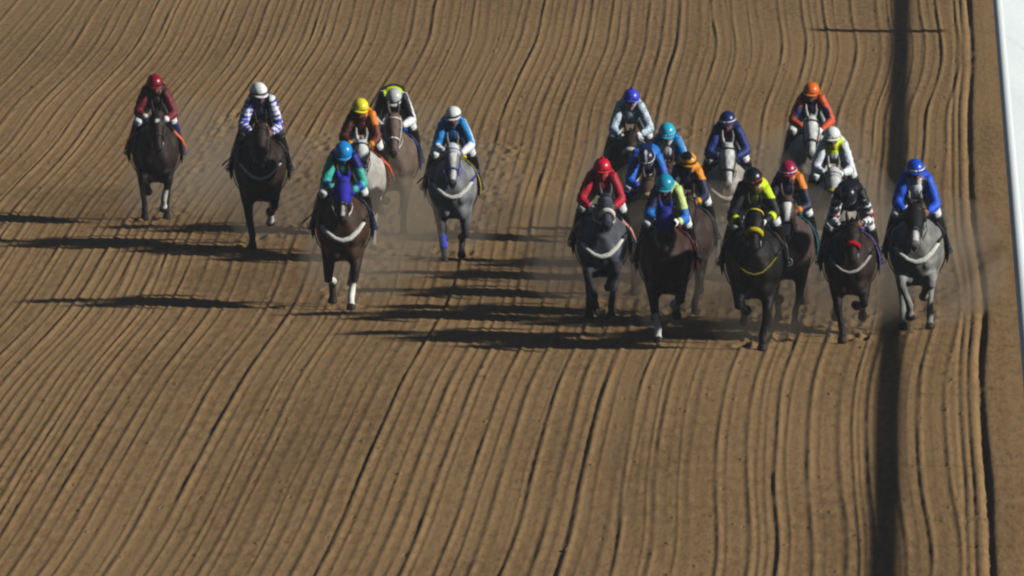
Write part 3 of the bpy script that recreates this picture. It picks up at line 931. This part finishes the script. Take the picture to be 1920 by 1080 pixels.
def helmet_parts(J, o, cap, bandc, peak, pom=None, pat=None):
    hc, hf, hs, hu = J['hc'], J['hf'], J['hs'], J['hu']
    c = hc + hu * .030 - hf * .004
    m = MB(); vs = []; fs = []
    nu, nv = 24, 9
    rx, ry, rz = .115, .136, .118
    vs.append(c + hu * rz)
    for jx in range(1, nv + 1):
        ph = R(99) * jx / nv
        for i in range(nu):
            th = 2 * math.pi * i / nu
            rr = 1.0 + .012 * math.cos(6 * th) * math.sin(ph)
            low = -.012 * math.cos(th) if jx == nv else 0
            vs.append(c + (hs * rx * math.sin(th) + hf * ry * math.cos(th)) * math.sin(ph) * rr + hu * (rz * math.cos(ph) - low * 1.0 - (.02 * (1 - math.cos(th)) / 2 if jx >= nv - 1 else 0)))
    for i in range(nu): fs.append((0, 1 + i, 1 + (i + 1) % nu))
    for jx in range(nv - 1):
        for i in range(nu):
            q = 1 + jx * nu + i; q2 = 1 + jx * nu + (i + 1) % nu
            fs.append((q, q + nu, q2 + nu, q2))
    # inner lining closes the shell
    b0 = 1 + (nv - 1) * nu; base = len(vs)
    for i in range(nu):
        vs.append(vs[b0 + i] * .94 + c * .06 + hu * .008)
        fs.append((b0 + i, base + i, base + (i + 1) % nu, b0 + (i + 1) % nu))
    m.add(vs, fs)
    me = m.mesh('helmet')
    P = coords(me); rel = P - c
    col = np.tile(lin(cap), (len(P), 1))
    if pat:
        col[pat(rel @ hs, rel @ hf, rel @ hu)] = lin(bandc)
    paint(me, col)
    h = obj('helmet', me, CAPM, o)
    # peak
    m = MB(); vs = []; fs = []
    for lay in (0, 1):
        for i in range(11):
            th = R(-62 + 124 * i / 10)
            for ext in (0.0, 1.0):
                r = 1.0 + .36 * ext * math.cos(th * 1.25)
                vs.append(c + hs * rx * .985 * math.sin(th) * r + hf * ry * .985 * math.cos(th) * r - hu * (.006 + .012 * ext + .008 * lay) )
    for i in range(10):
        q = i * 2
        fs += [(q, q + 1, q + 3, q + 2), (22 + q + 2, 22 + q + 3, 22 + q + 1, 22 + q), (q + 1, 22 + q + 1, 22 + q + 3, q + 3), (q, q + 2, 22 + q + 2, 22 + q)]
    fs += [(0, 22, 23, 1), (20, 21, 43, 42)]
    m.add(vs, fs)
    obj('peak', m.mesh('peak'), solid(peak, 0.5), h)
    # goggle strap round the cap
    m = MB()
    ring = [c + hs * (rx + .003) * math.sin(q) + hf * (ry + .003) * math.cos(q) + hu * (.010 - .012 * (1 - math.cos(q)) / 2) for q in np.linspace(0, 2 * math.pi, 29)]
    m.tube(ring, [(.004, .011)] * 29, 8, side=hs)
    obj('band', m.mesh('band'), solid(bandc, 0.5), h)
    if pom:
        m = MB(); m.ell(c + hu * (rz + .014), (.020, .020, .024), None, 10, 8)
        obj('pompom', m.mesh('pompom'), solid(pom, 0.8, 0.2, 'fleece'), h)
    # goggles
    m = MB(); vs = []; fs = []
    for lay, r in ((0, 1.0), (1, .90)):
        for i in range(13):
            th = R(-66 + 132 * i / 12)
            for hz in (.012, -.030 + .010 * math.exp(-(th / .25) ** 2)):
                vs.append(hc + hs * .078 * math.sin(th) * r + hf * .104 * math.cos(th) * r + hu * hz)
    for i in range(12):
        q = i * 2
        fs += [(q, q + 1, q + 3, q + 2), (26 + q + 2, 26 + q + 3, 26 + q + 1, 26 + q), (q, q + 2, 26 + q + 2, 26 + q), (q + 1, 26 + q + 1, 26 + q + 3, q + 3)]
    fs += [(0, 26, 27, 1), (24, 25, 51, 50)]
    m.add(vs, fs)
    obj('goggles', m.mesh('goggles'), solid('#23211f', 0.18, 0.6, 'lens'), o)

def build_rider(cfg, idx):
    J = rider_base(cfg.get('pose', 'up'), idx)
    p = J['p']; S = J['S']
    me = J['body']
    P = coords(me)
    col = np.tile(lin(cfg.get('skin', '#8a5a42')), (len(P), 1))
    rel = P - J['hc']
    hn = rel @ J['hf']; hz = rel @ J['hu']
    inh = np.linalg.norm(rel, axis=1) < .16
    col[inh & ((hz > .03) | ((hn < -.02) & (hz > -.07)))] = lin('#1a1310')      # hair
    col[inh & (hn > .085) & (np.abs(hz + .074) < .010)] = lin('#6b3630')         # lips
    if cfg.get('gloves'):
        for s in (-1, 1):
            d, _ = segdist(P, S(p['wr'], s), J['hand%d' % s])
            col[d < .055] = lin(cfg['gloves'])
    paint(me, col)
    o = obj('person', me, SKIN)
    jm = J['jacket']
    P = coords(jm)
    bones = [('torso', 0, J['hip0'], J['sh0'])]
    for s in (-1, 1):
        bones += [('upper', s, S(p['sh'], s), S(p['el'], s)), ('fore', s, S(p['el'], s), S(p['wr'], s))]
    D = []; T = []
    for nme, s, a_, b_ in bones:
        d, t = segdist(P, a_, b_)
        if nme == 'torso': d = d - .075
        D.append(d); T.append(t)
    D = np.array(D); T = np.array(T)
    k = D.argmin(0); t = T[k, np.arange(len(P))]
    cd = cfg['silks']
    col = np.tile(lin(cd['torso']), (len(P), 1))
    armu = k >= 1
    side = np.array([0, -1, -1, 1, 1])[k]
    isfore = (k == 2) | (k == 4)
    along = np.where(isfore, .5 + .5 * t, .5 * t)       # 0 shoulder .. 1 cuff
    x = P[:, 0]; f = -P[:, 1]; z = P[:, 2]
    if 'sleeve' in cd: col[armu] = lin(cd['sleeve'])
    if 'sleeve_l' in cd: col[armu & (side < 0)] = lin(cd['sleeve_l'])
    if 'sleeve_r' in cd: col[armu & (side > 0)] = lin(cd['sleeve_r'])
    if 'cuff' in cd: col[armu & (along > cd.get('cuff_at', .8))] = lin(cd['cuff'])
    front = f - p['sh'][0]
    if 'chest' in cd: col[(~armu) & (front > -.02) & (z < p['sh'][2] - .0) & (np.abs(x) < .125)] = lin(cd['chest'])
    if 'shoulder' in cd: col[(np.abs(x) > .10) & (along < .16) & (f > p['sh'][0] - .16) & (z > p['sh'][2] - .10)] = lin(cd['shoulder'])
    if 'shoulder_r' in cd: col[(x > .065) & ((k == 0) | ((k == 3) & (along < .24))) & (z > p['sh'][2] - .12)] = lin(cd['shoulder_r'])
    if 'bands' in cd:
        c2, n, lo, hi = cd['bands']
        col[armu & (along > lo) & (along < hi) & (np.sin((along - lo) / (hi - lo) * math.pi * 2 * n) > 0)] = lin(c2)
    if 'stripe' in cd:      # a lengthwise stripe down the outside of the sleeve
        c2, w = cd['stripe']
        ax = np.where(side < 0, -1, 1)
        for s, ku, kf in ((-1, 1, 2), (1, 3, 4)):
            for kk in (ku, kf):
                a_, b_ = bones[kk][2], bones[kk][3]
                mk = k == kk
                ct = a_ + T[kk][:, None] * (b_ - a_)
                r = P - ct
                col[mk & (np.abs(r[:, 1] + .01) < w) & (r[:, 0] * s + r[:, 2] * .6 > 0)] = lin(c2)
    if 'checks' in cd:
        c2, n = cd['checks']
        ch = (np.sin(along * n * math.pi) * np.sin((f * 1.0 + z) * 42) > 0)
        col[armu & ch & (along > cd.get('check_from', 0))] = lin(c2)
    if 'vstripes' in cd:
        c2, w = cd['vstripes']
        col[(~armu) & (np.sin(x * w) > .1)] = lin(c2)
    if 'collar' in cd:
        rad = cd.get('collar_r', .115)
        nk = J['sh0'] + V(0, -.03, .04)
        col[np.linalg.norm((P - nk) * V(1, 1, .8), axis=1) < rad] = lin(cd['collar'])
    if 'mottle' in cd:
        c2 = cd['mottle']; q = np.sin(P[:, 0] * 60 + 2 * np.sin(P[:, 2] * 50)) * np.sin(P[:, 2] * 66 + P[:, 1] * 40)
        col[q > .25] = lin(c2)
    paint(jm, col)
    obj('racing_silks', jm, SILK, o)
    obj('breeches', J['breeches'], solid(cfg.get('breeches', '#e4e6e4'), 0.6, 0.3), o)
    for b in J['boots']:
        obj('boot', b, solid(cfg.get('boots', '#120f0e'), 0.35, 0.5, 'leather'), o)
    helmet_parts(J, o, cfg['cap'], cfg.get('band', '#16161a'), cfg.get('peak', cfg['cap']), cfg.get('pom'), cfg.get('cap_pat'))
    return o, J

# ------------------------------------------------------------------ the field
DB = dict(coat='#2a1d17', points='#0d0a09', hair='#0f0b0a', muzzle='#1a1411')      # dark bay
BAY = dict(coat='#4a2b1c', points='#0f0a08', hair='#140e0b', muzzle='#2a1c15')
BRN = dict(coat='#40302a', points='#1a1411', hair='#191310')
BLK = dict(coat='#100d0b', points='#080706', hair='#0b0908')
GRY = dict(coat='#8d8a84', points='#5b5856', hair='#a7a39b', belly='#aeaba4', dapple=.8, muzzle='#4a4644', legdark=.7)
DGR = dict(coat='#45464a', points='#26272a', hair='#1d1d1f', belly='#62636a', dapple=.8, muzzle='#2a2a2c')
WGR = dict(coat='#8b857c', points='#6a645d', hair='#b5b1a8', belly='#b9b4aa', dapple=.6, face='#d6d8d6', muzzle='#6d6864', legdark=.6)
FLEECE = '#e9e6da'
NEON = '#d8f000'
FIELD = [
 # x, helmet-top row, hoof row, horse settings, rider settings, labels
 dict(x=288, hy=138, fy=419, h=dict(DB, gait='e', pz=1.60, inc=58, hyaw=4, star=1, cloth='#1c1c22', socks={1: .5}, bridle='#2a2522', breast=None, rein='#3a2018', leather='#e0682c', hx=.02),
      r=dict(cap='#8e0c28', band='#6a0a1e', silks=dict(torso='#170a12', sleeve='#6e0d20', shoulder='#640b1c', cuff='#eceae6', cuff_at=.84), pose='up', boots='#23225c', gloves='#e8e6e2'),
      hl='near-black horse with an orange stirrup strap, farthest left of the field', rl='rider in maroon cap and maroon sleeves on the leftmost dark horse'),
 dict(x=485, hy=149, fy=465, h=dict(DB, gait='a', pz=1.60, inc=62, blaze=0, breast=FLEECE, breast_w=.020, cloth='#20222c', socks={3: .3}),
      r=dict(cap='#eef0ec', band='#15171c', silks=dict(torso='#12152a', sleeve='#eceef2', checks=('#2f32b8', 13), vstripes=('#262a52', 60), cuff='#eceef2', cuff_at=.93), pose='turn', breeches='#22252b'),
      hl='dark bay horse with a thin pale breast strap, second from the left', rl='rider in white cap and blue and white checked sleeves'),
 dict(x=675, hy=179, fy=478, h=dict(WGR, gait='f', pz=1.56, inc=50, cloth='#c3502e', rein='#d8552c', leather='#d8552c', coat='#b9b6ae', points='#a9a59d'),
      r=dict(cap='#f5e526', band='#d8c81a', silks=dict(torso='#571c12', sleeve='#45160f', sleeve_r='#6a2a12', shoulder_r='#f08a18', cuff='#f29a1f', cuff_at=.85), pose='up'),
      hl='pale grey horse mostly hidden behind the bay in a blue hood', rl='rider in yellow cap with an orange shoulder and brown sleeves'),
 dict(x=735, hy=163, fy=440, h=dict(BRN, gait='b', pz=1.66, inc=62, cloth='#2a55b8', blaze=0, bridle='#d8d4cc', socks={3: .3}, rein='#cfcabf', hx=0.0, coat='#6a574a'),
      r=dict(cap='#c9ccca', band='#16161a', silks=dict(torso='#0f1016', sleeve='#101118', stripe=('#eef0ee', .022), collar=NEON, collar_r=.135), pose='low'),
      hl='mid-brown horse with a blue saddle cloth and pale bridle straps', rl='crouching rider in grey cap and black silks with a neon yellow collar'),
 dict(x=640, hy=262, fy=580, h=dict(BAY, gait='j', pz=1.64, inc=58, hood='#2b2aa6', breast=FLEECE, socks={0: .2, 1: .45}, cloth='#1d2c66', coat='#3f2a1d', bz=-.03, rein='#e4e0d8', blaze=.022),
      r=dict(cap='#1690dc', band='#1480c6', silks=dict(torso='#15206a', sleeve='#35b3a2', bands=('#1c2a9a', 1, .62, .99), chest='#1d7d72', shoulder_r='#1a1f84'), pose='down'),
      hl='bay horse in blue hood with white breast collar, leading the left group', rl='rider in bright blue cap with teal sleeves and navy cuffs'),
 dict(x=846, hy=194, fy=492, h=dict(DGR, gait='i', pz=1.60, inc=56, breast=FLEECE, cloth='#e8cf1e', cap_mask='#e9eceb', coat='#6d6e70', belly='#8b8c8e', blaze=.055, wraps={0: '#3a48b8', 2: '#3a48b8'}, bridle='#3c3f9a', rein='#5a60c0'),
      r=dict(cap='#eef0ee', band='#1a1a1e', silks=dict(torso='#1585cc', sleeve='#1b93dd', stripe=('#e6ecf2', .016), chest='#1a5d98'), pose='up'),
      hl='grey horse with white blaze, blue leg wraps and yellow saddle cloth', rl='rider in white cap and sky blue silks, rightmost of the left group'),
 dict(x=1180, hy=168, fy=455, h=dict(DB, gait='a', pz=1.52, inc=40, noseband=FLEECE, coat='#2c1f18', cloth='#d8dce2'),
      r=dict(cap='#3f4bd6', band='#3540c0', pom='#3540c0', silks=dict(torso='#b8c6d2', sleeve='#cddbe6', mottle='#8fa9c4'), pose='wide', gloves='#d8d8d6'),
      hl='dark horse with white fleece noseband at the back, behind the red-silked rider', rl='rider in violet-blue cap and mottled pale blue-white silks'),
 dict(x=1250, hy=229, fy=527, h=dict(BAY, gait='b', pz=1.58, inc=54, cloth='#e4e6e8'),
      r=dict(cap='#25b4d4', band='#8fd4e2', silks=dict(torso='#1b6fb4', sleeve='#1f8fda', chest='#dfe4e8', stripe=('#bcd8ee', .012)), pose='up'),
      hl='bay horse almost hidden under the turquoise-capped rider', rl='rider in turquoise cap and blue silks with a white chest patch'),
 dict(x=1212, hy=275, fy=560, h=dict(BRN, gait='e', pz=1.60, inc=36, noseband='#cdbb88', coat='#5a4636', cloth='#2e56c0', hx=.02),
      r=dict(cap='#141a3a', band='#e4e6ea', cap_pat=(lambda s, f, u: (np.abs(s) < .016) & (f > 0)), silks=dict(torso='#14295c', sleeve='#1d63c8', shoulder_r='#1f78d8', cuff='#2a45c4', cuff_at=.7), pose='low', boots='#2a3fae'),
      hl='brown horse with tan fleece noseband between the red and turquoise caps', rl='crouching rider in navy cap with white marks and blue silks'),
 dict(x=1288, hy=298, fy=592, h=dict(BAY, gait='j', pz=1.55, inc=50, cloth='#1f5a58', coat='#382720'),
      r=dict(cap='#f2a21f', band='#1a1512', peak='#f2a21f', cap_pat=(lambda s, f, u: (u > .055) & (s < .05)), silks=dict(torso='#182448', sleeve='#16203f', shoulder_r='#f39b1c', cuff='#f0a51c', cuff_at=.86), pose='turn'),
      hl='dark horse half hidden behind the blue-hooded leader, orange-capped rider up', rl='rider in orange cap with an orange shoulder over navy silks'),
 dict(x=1127, hy=303, fy=604, h=dict(DGR, gait='f', pz=1.66, inc=34, noseband='#eceade', breast=FLEECE, coat='#45474e', belly='#60636c', hx=.05, hyaw=3, cloth='#23252c', rein='#e9b9b0', leather='#c98f86', bz=-.03),
      r=dict(cap='#d3122f', band='#b80f28', pom='#c8102c', silks=dict(torso='#a00f2b', sleeve='#b8112f', collar='#b8112f', chest='#8f0e28'), pose='wide', gloves='#ebe9e6'),
      hl='dark grey horse with white fleece noseband and white breast collar', rl='rider in red cap and plain red silks with white gloves'),
 dict(x=1248, hy=322, fy=642, h=dict(BAY, gait='a', pz=1.68, inc=62, hood='#1c2788', coat='#3c251a', socks={0: .35, 1: .3}, cloth='#7a1830', breast=None, hx=-.02, rein='#b4613e'),
      r=dict(cap='#149ab8', band='#2fb0c4', silks=dict(torso='#161f44', sleeve='#cfe48a', sleeve_l='#16264a', bands=('#1b6fc4', 1, .35, 1.25), shoulder_r='#d3e690', chest='#101a38', cuff='#d8ea9c', cuff_at=.88), pose='down', gloves='#e9e9e6'),
      hl='bay horse in a dark blue hood with white socks, leading the middle pack', rl='rider in teal cap with pale lime and blue sleeves'),
 dict(x=1363, hy=208, fy=503, h=dict(WGR, gait='i', pz=1.70, inc=72, breast='#e6dcc0', coat='#9a9186', cloth='#24305c', breast_w=.034, bz=.05),
      r=dict(cap='#18285c', band='#d8dade', silks=dict(torso='#16244f', sleeve='#1a2f72', chest='#131d40'), pose='up'),
      hl='grey horse with a white face and cream breast collar behind the leaders', rl='rider in navy cap with a white band and plain navy silks'),
 dict(x=1520, hy=153, fy=441, h=dict(WGR, gait='b', pz=1.66, inc=60, coat='#aca499', cloth='#40342c'),
      r=dict(cap='#ee6f1c', band='#d85c12', silks=dict(torso='#1a1a48', sleeve='#1a1c4c', stripe=('#d2502a', .034), shoulder='#c94a22', shoulder_r='#d8591f', cuff='#d2502a', cuff_at=.8), pose='wide', gloves='#e8e6e2'),
      hl='pale grey horse with a white face at the back beside the rail shadow', rl='rider in glossy orange cap with navy silks trimmed in orange'),
 dict(x=1562, hy=235, fy=533, h=dict(WGR, gait='e', pz=1.56, inc=52, noseband='#e3c83a', coat='#8f867b', cloth='#3c3833', cap_mask='#e6e8e4'),
      r=dict(cap='#eef1ee', band='#e8e6c8', silks=dict(torso='#e8ecf0', sleeve='#e6ebf0', bands=('#15181e', 1, .50, .56), collar=NEON, collar_r=.14), pose='up', gloves='#dfe0de'),
      hl='grey horse with a yellow fleece noseband, white-silked rider up', rl='rider in white cap and white silks with a neon yellow collar'),
 dict(x=1413, hy=310, fy=657, h=dict(BLK, gait='b', pz=1.68, inc=48, noseband='#d6c428', breast='#8f8728', breast_w=.011, cloth='#1a1c20', browband='#d6c428'),
      r=dict(cap='#141a1c', band='#a8242e', silks=dict(torso='#11181c', sleeve='#101518', shoulder_r=NEON, bands=(NEON, 1, .62, .84), chest='#3a4212'), pose='turn', gloves='#e8e8e4'),
      hl='black horse with a yellow fleece noseband and thin yellow breast strap', rl='rider in black cap with a red band and neon yellow shoulder'),
 dict(x=1477, hy=305, fy=612, h=dict(BRN, gait='j', pz=1.68, inc=66, blaze=.05, coat='#50403c', cloth='#2c8f96', hx=-.02, rein='#3a2a2a'),
      r=dict(cap='#a81c4c', band='#e2d8dc', silks=dict(torso='#1d2142', sleeve='#1c2040', shoulder_r='#ee8a1c', cuff='#f0901c', cuff_at=.84, chest='#2a3058'), pose='up'),
      hl='brown horse with a pale blaze and teal saddle cloth behind the black horse', rl='rider in crimson cap with a white band and orange shoulder'),
 dict(x=1593, hy=348, fy=642, h=dict(DB, gait='a', pz=1.52, inc=46, noseband='#c8162c', breast='#b9b7ac', breast_w=.022, cloth='#8a6cc8', coat='#2b201b', hx=.03),
      r=dict(cap='#12151f', band='#23283a', silks=dict(torso='#10121a', sleeve='#e4e6ea', checks=('#14161e', 7), shoulder='#151722', bands=('#b81f30', 1, .40, .62)), pose='low'),
      hl='dark horse with a red fleece noseband and lilac saddle cloth', rl='crouching rider in black cap with black, white and red sleeves'),
 dict(x=1718, hy=292, fy=626, h=dict(DGR, gait='f', pz=1.58, inc=50, hood='#16181c', breast='#eeece2', coat='#76756f', belly='#96958f', cloth='#1a1c22', points='#8a8984', hx=-.02, rein='#22201e', blaze=.04, muzzle='#6f6c6a'),
      r=dict(cap='#1850cc', band='#e6e8ee', silks=dict(torso='#1648c0', sleeve='#1a58d8', chest='#e9ecf0'), pose='wide', boots='#1a1a1c'),
      hl='grey horse in a black hood with white breast collar, nearest the rail', rl='rider in royal blue cap and blue silks with a white chest'),
]

for i, q in enumerate(FIELD):
    ho, bits, lift = build_horse(q['h'], i)
    ri, J = build_rider(q['r'], i)
    g0 = ground_at(q['x'], q['fy'])
    # the hoof row is that of the leading hooves; the body's origin stands about half a metre behind them
    sc_px = (q['fy'] + 1543.0) / HC
    top = float((J['hc'] + J['hu'] * .148)[2]) + lift
    s = ((q['fy'] - q['hy']) / sc_px - 0.05) / top
    s = max(.95, min(1.06, s))
    yaw = q.get('yaw', math.degrees(math.atan2(g0.x, g0.y)) * 1.0)
    for o in (ho, ri):
        o.location = (g0.x, g0.y + .6, lift * s)
        o.rotation_euler = (0, 0, -R(yaw))
        o.scale = (s, s, s)
    tag(ho, q['hl'], 'horse', 'horses running in the race')
    tag(ri, q['rl'], 'person', 'riders in the race')
    # reins from bit to fist
    rc = solid(q['h'].get('rein', '#1b1512'), 0.6, 0.3, 'leather')
    for k, sd in ((0, -1), (1, 1)):
        m = MB(); a0 = bits[k]; b0 = J['hand%d' % sd]
        md = a0 * .5 + b0 * .5 + V(sd * .05, 0, -.035)
        m.tube([a0, a0 * .6 + md * .4 + V(sd * .01, 0, 0), md, md * .45 + b0 * .55 + V(0, 0, -.004), b0], [(.011, .005)] * 5, 6, side=(0, 0, 1))
        obj('rein', m.mesh('rein'), rc, ho)
    q['obj'] = ho; q['J'] = J

# whips carried in the fist on the picture's left
for i, wl in ((1, 'black whip held by the rider in blue and white checks'), (4, 'black whip held by the rider in the bright blue cap'), (5, 'black whip held by the rider in sky blue silks')):
    J = FIELD[i]['J']; h = FIELD[i]['obj']
    p0 = J['hand-1']
    m = MB()
    m.tube([p0 + V(.03, -.03, .06), p0, p0 + V(-.15, .12, -.17), p0 + V(-.36, .26, -.37)], [.011, .010, .009, .008], 8)
    m.tube([p0 + V(-.35, .255, -.36), p0 + V(-.42, .30, -.43)], [(.010, .022), (.008, .026)], 8)
    w = obj('riding_whip', m.mesh('riding_whip'), solid('#0d0c0c', 0.4))
    w.location = h.location; w.rotation_euler = h.rotation_euler; w.scale = h.scale
    tag(w, wl, 'whip', 'riding whips')

# ------------------------------------------------------------------ dust thrown up behind the field
def build_dust():
    rng = random.Random(9)
    m = MB()
    for q in FIELD:
        p = q['obj'].location
        for k in range(3):
            m.ell(V(p.x + rng.uniform(-.3, .3), p.y + 1.6 + 2.2 * k, .30 + .08 * k), (.55 + .18 * k + rng.uniform(0, .2), 2.0 + .4 * k, .50 + .20 * k + rng.uniform(0, .2)), None, 12, 8)
    me = fuse(m, 'dust_cloud', .12, 4, .5)
    mt = bpy.data.materials.new('dust'); mt.use_nodes = True
    nt = mt.node_tree; nt.nodes.clear()
    out = nt.nodes.new('ShaderNodeOutputMaterial'); pv = nt.nodes.new('ShaderNodeVolumePrincipled')
    pv.inputs['Color'].default_value = (.68, .55, .40, 1)
    pv.inputs['Density'].default_value = 0.12
    pv.inputs['Anisotropy'].default_value = 0.2
    nt.links.new(pv.outputs[0], out.inputs['Volume'])
    o = obj('dust_cloud', me, mt)
    o['kind'] = 'stuff'
    tag(o, 'thin brown dust hanging behind the running horses', 'dust')
build_dust()

# ------------------------------------------------------------------ night air over the track, faintly misty under the floodlights
def build_haze():
    m = MB(); m.box((-60, -30, -2.5), (40, 420, 16))
    mt = bpy.data.materials.new('night_haze'); mt.use_nodes = True
    nt = mt.node_tree; nt.nodes.clear()
    out = nt.nodes.new('ShaderNodeOutputMaterial'); pv = nt.nodes.new('ShaderNodeVolumePrincipled')
    pv.inputs['Color'].default_value = (.80, .86, .92, 1)
    pv.inputs['Density'].default_value = 0.00015
    nt.links.new(pv.outputs[0], out.inputs['Volume'])
    o = obj('haze', m.mesh('haze', False), mt); o['kind'] = 'stuff'
build_haze()
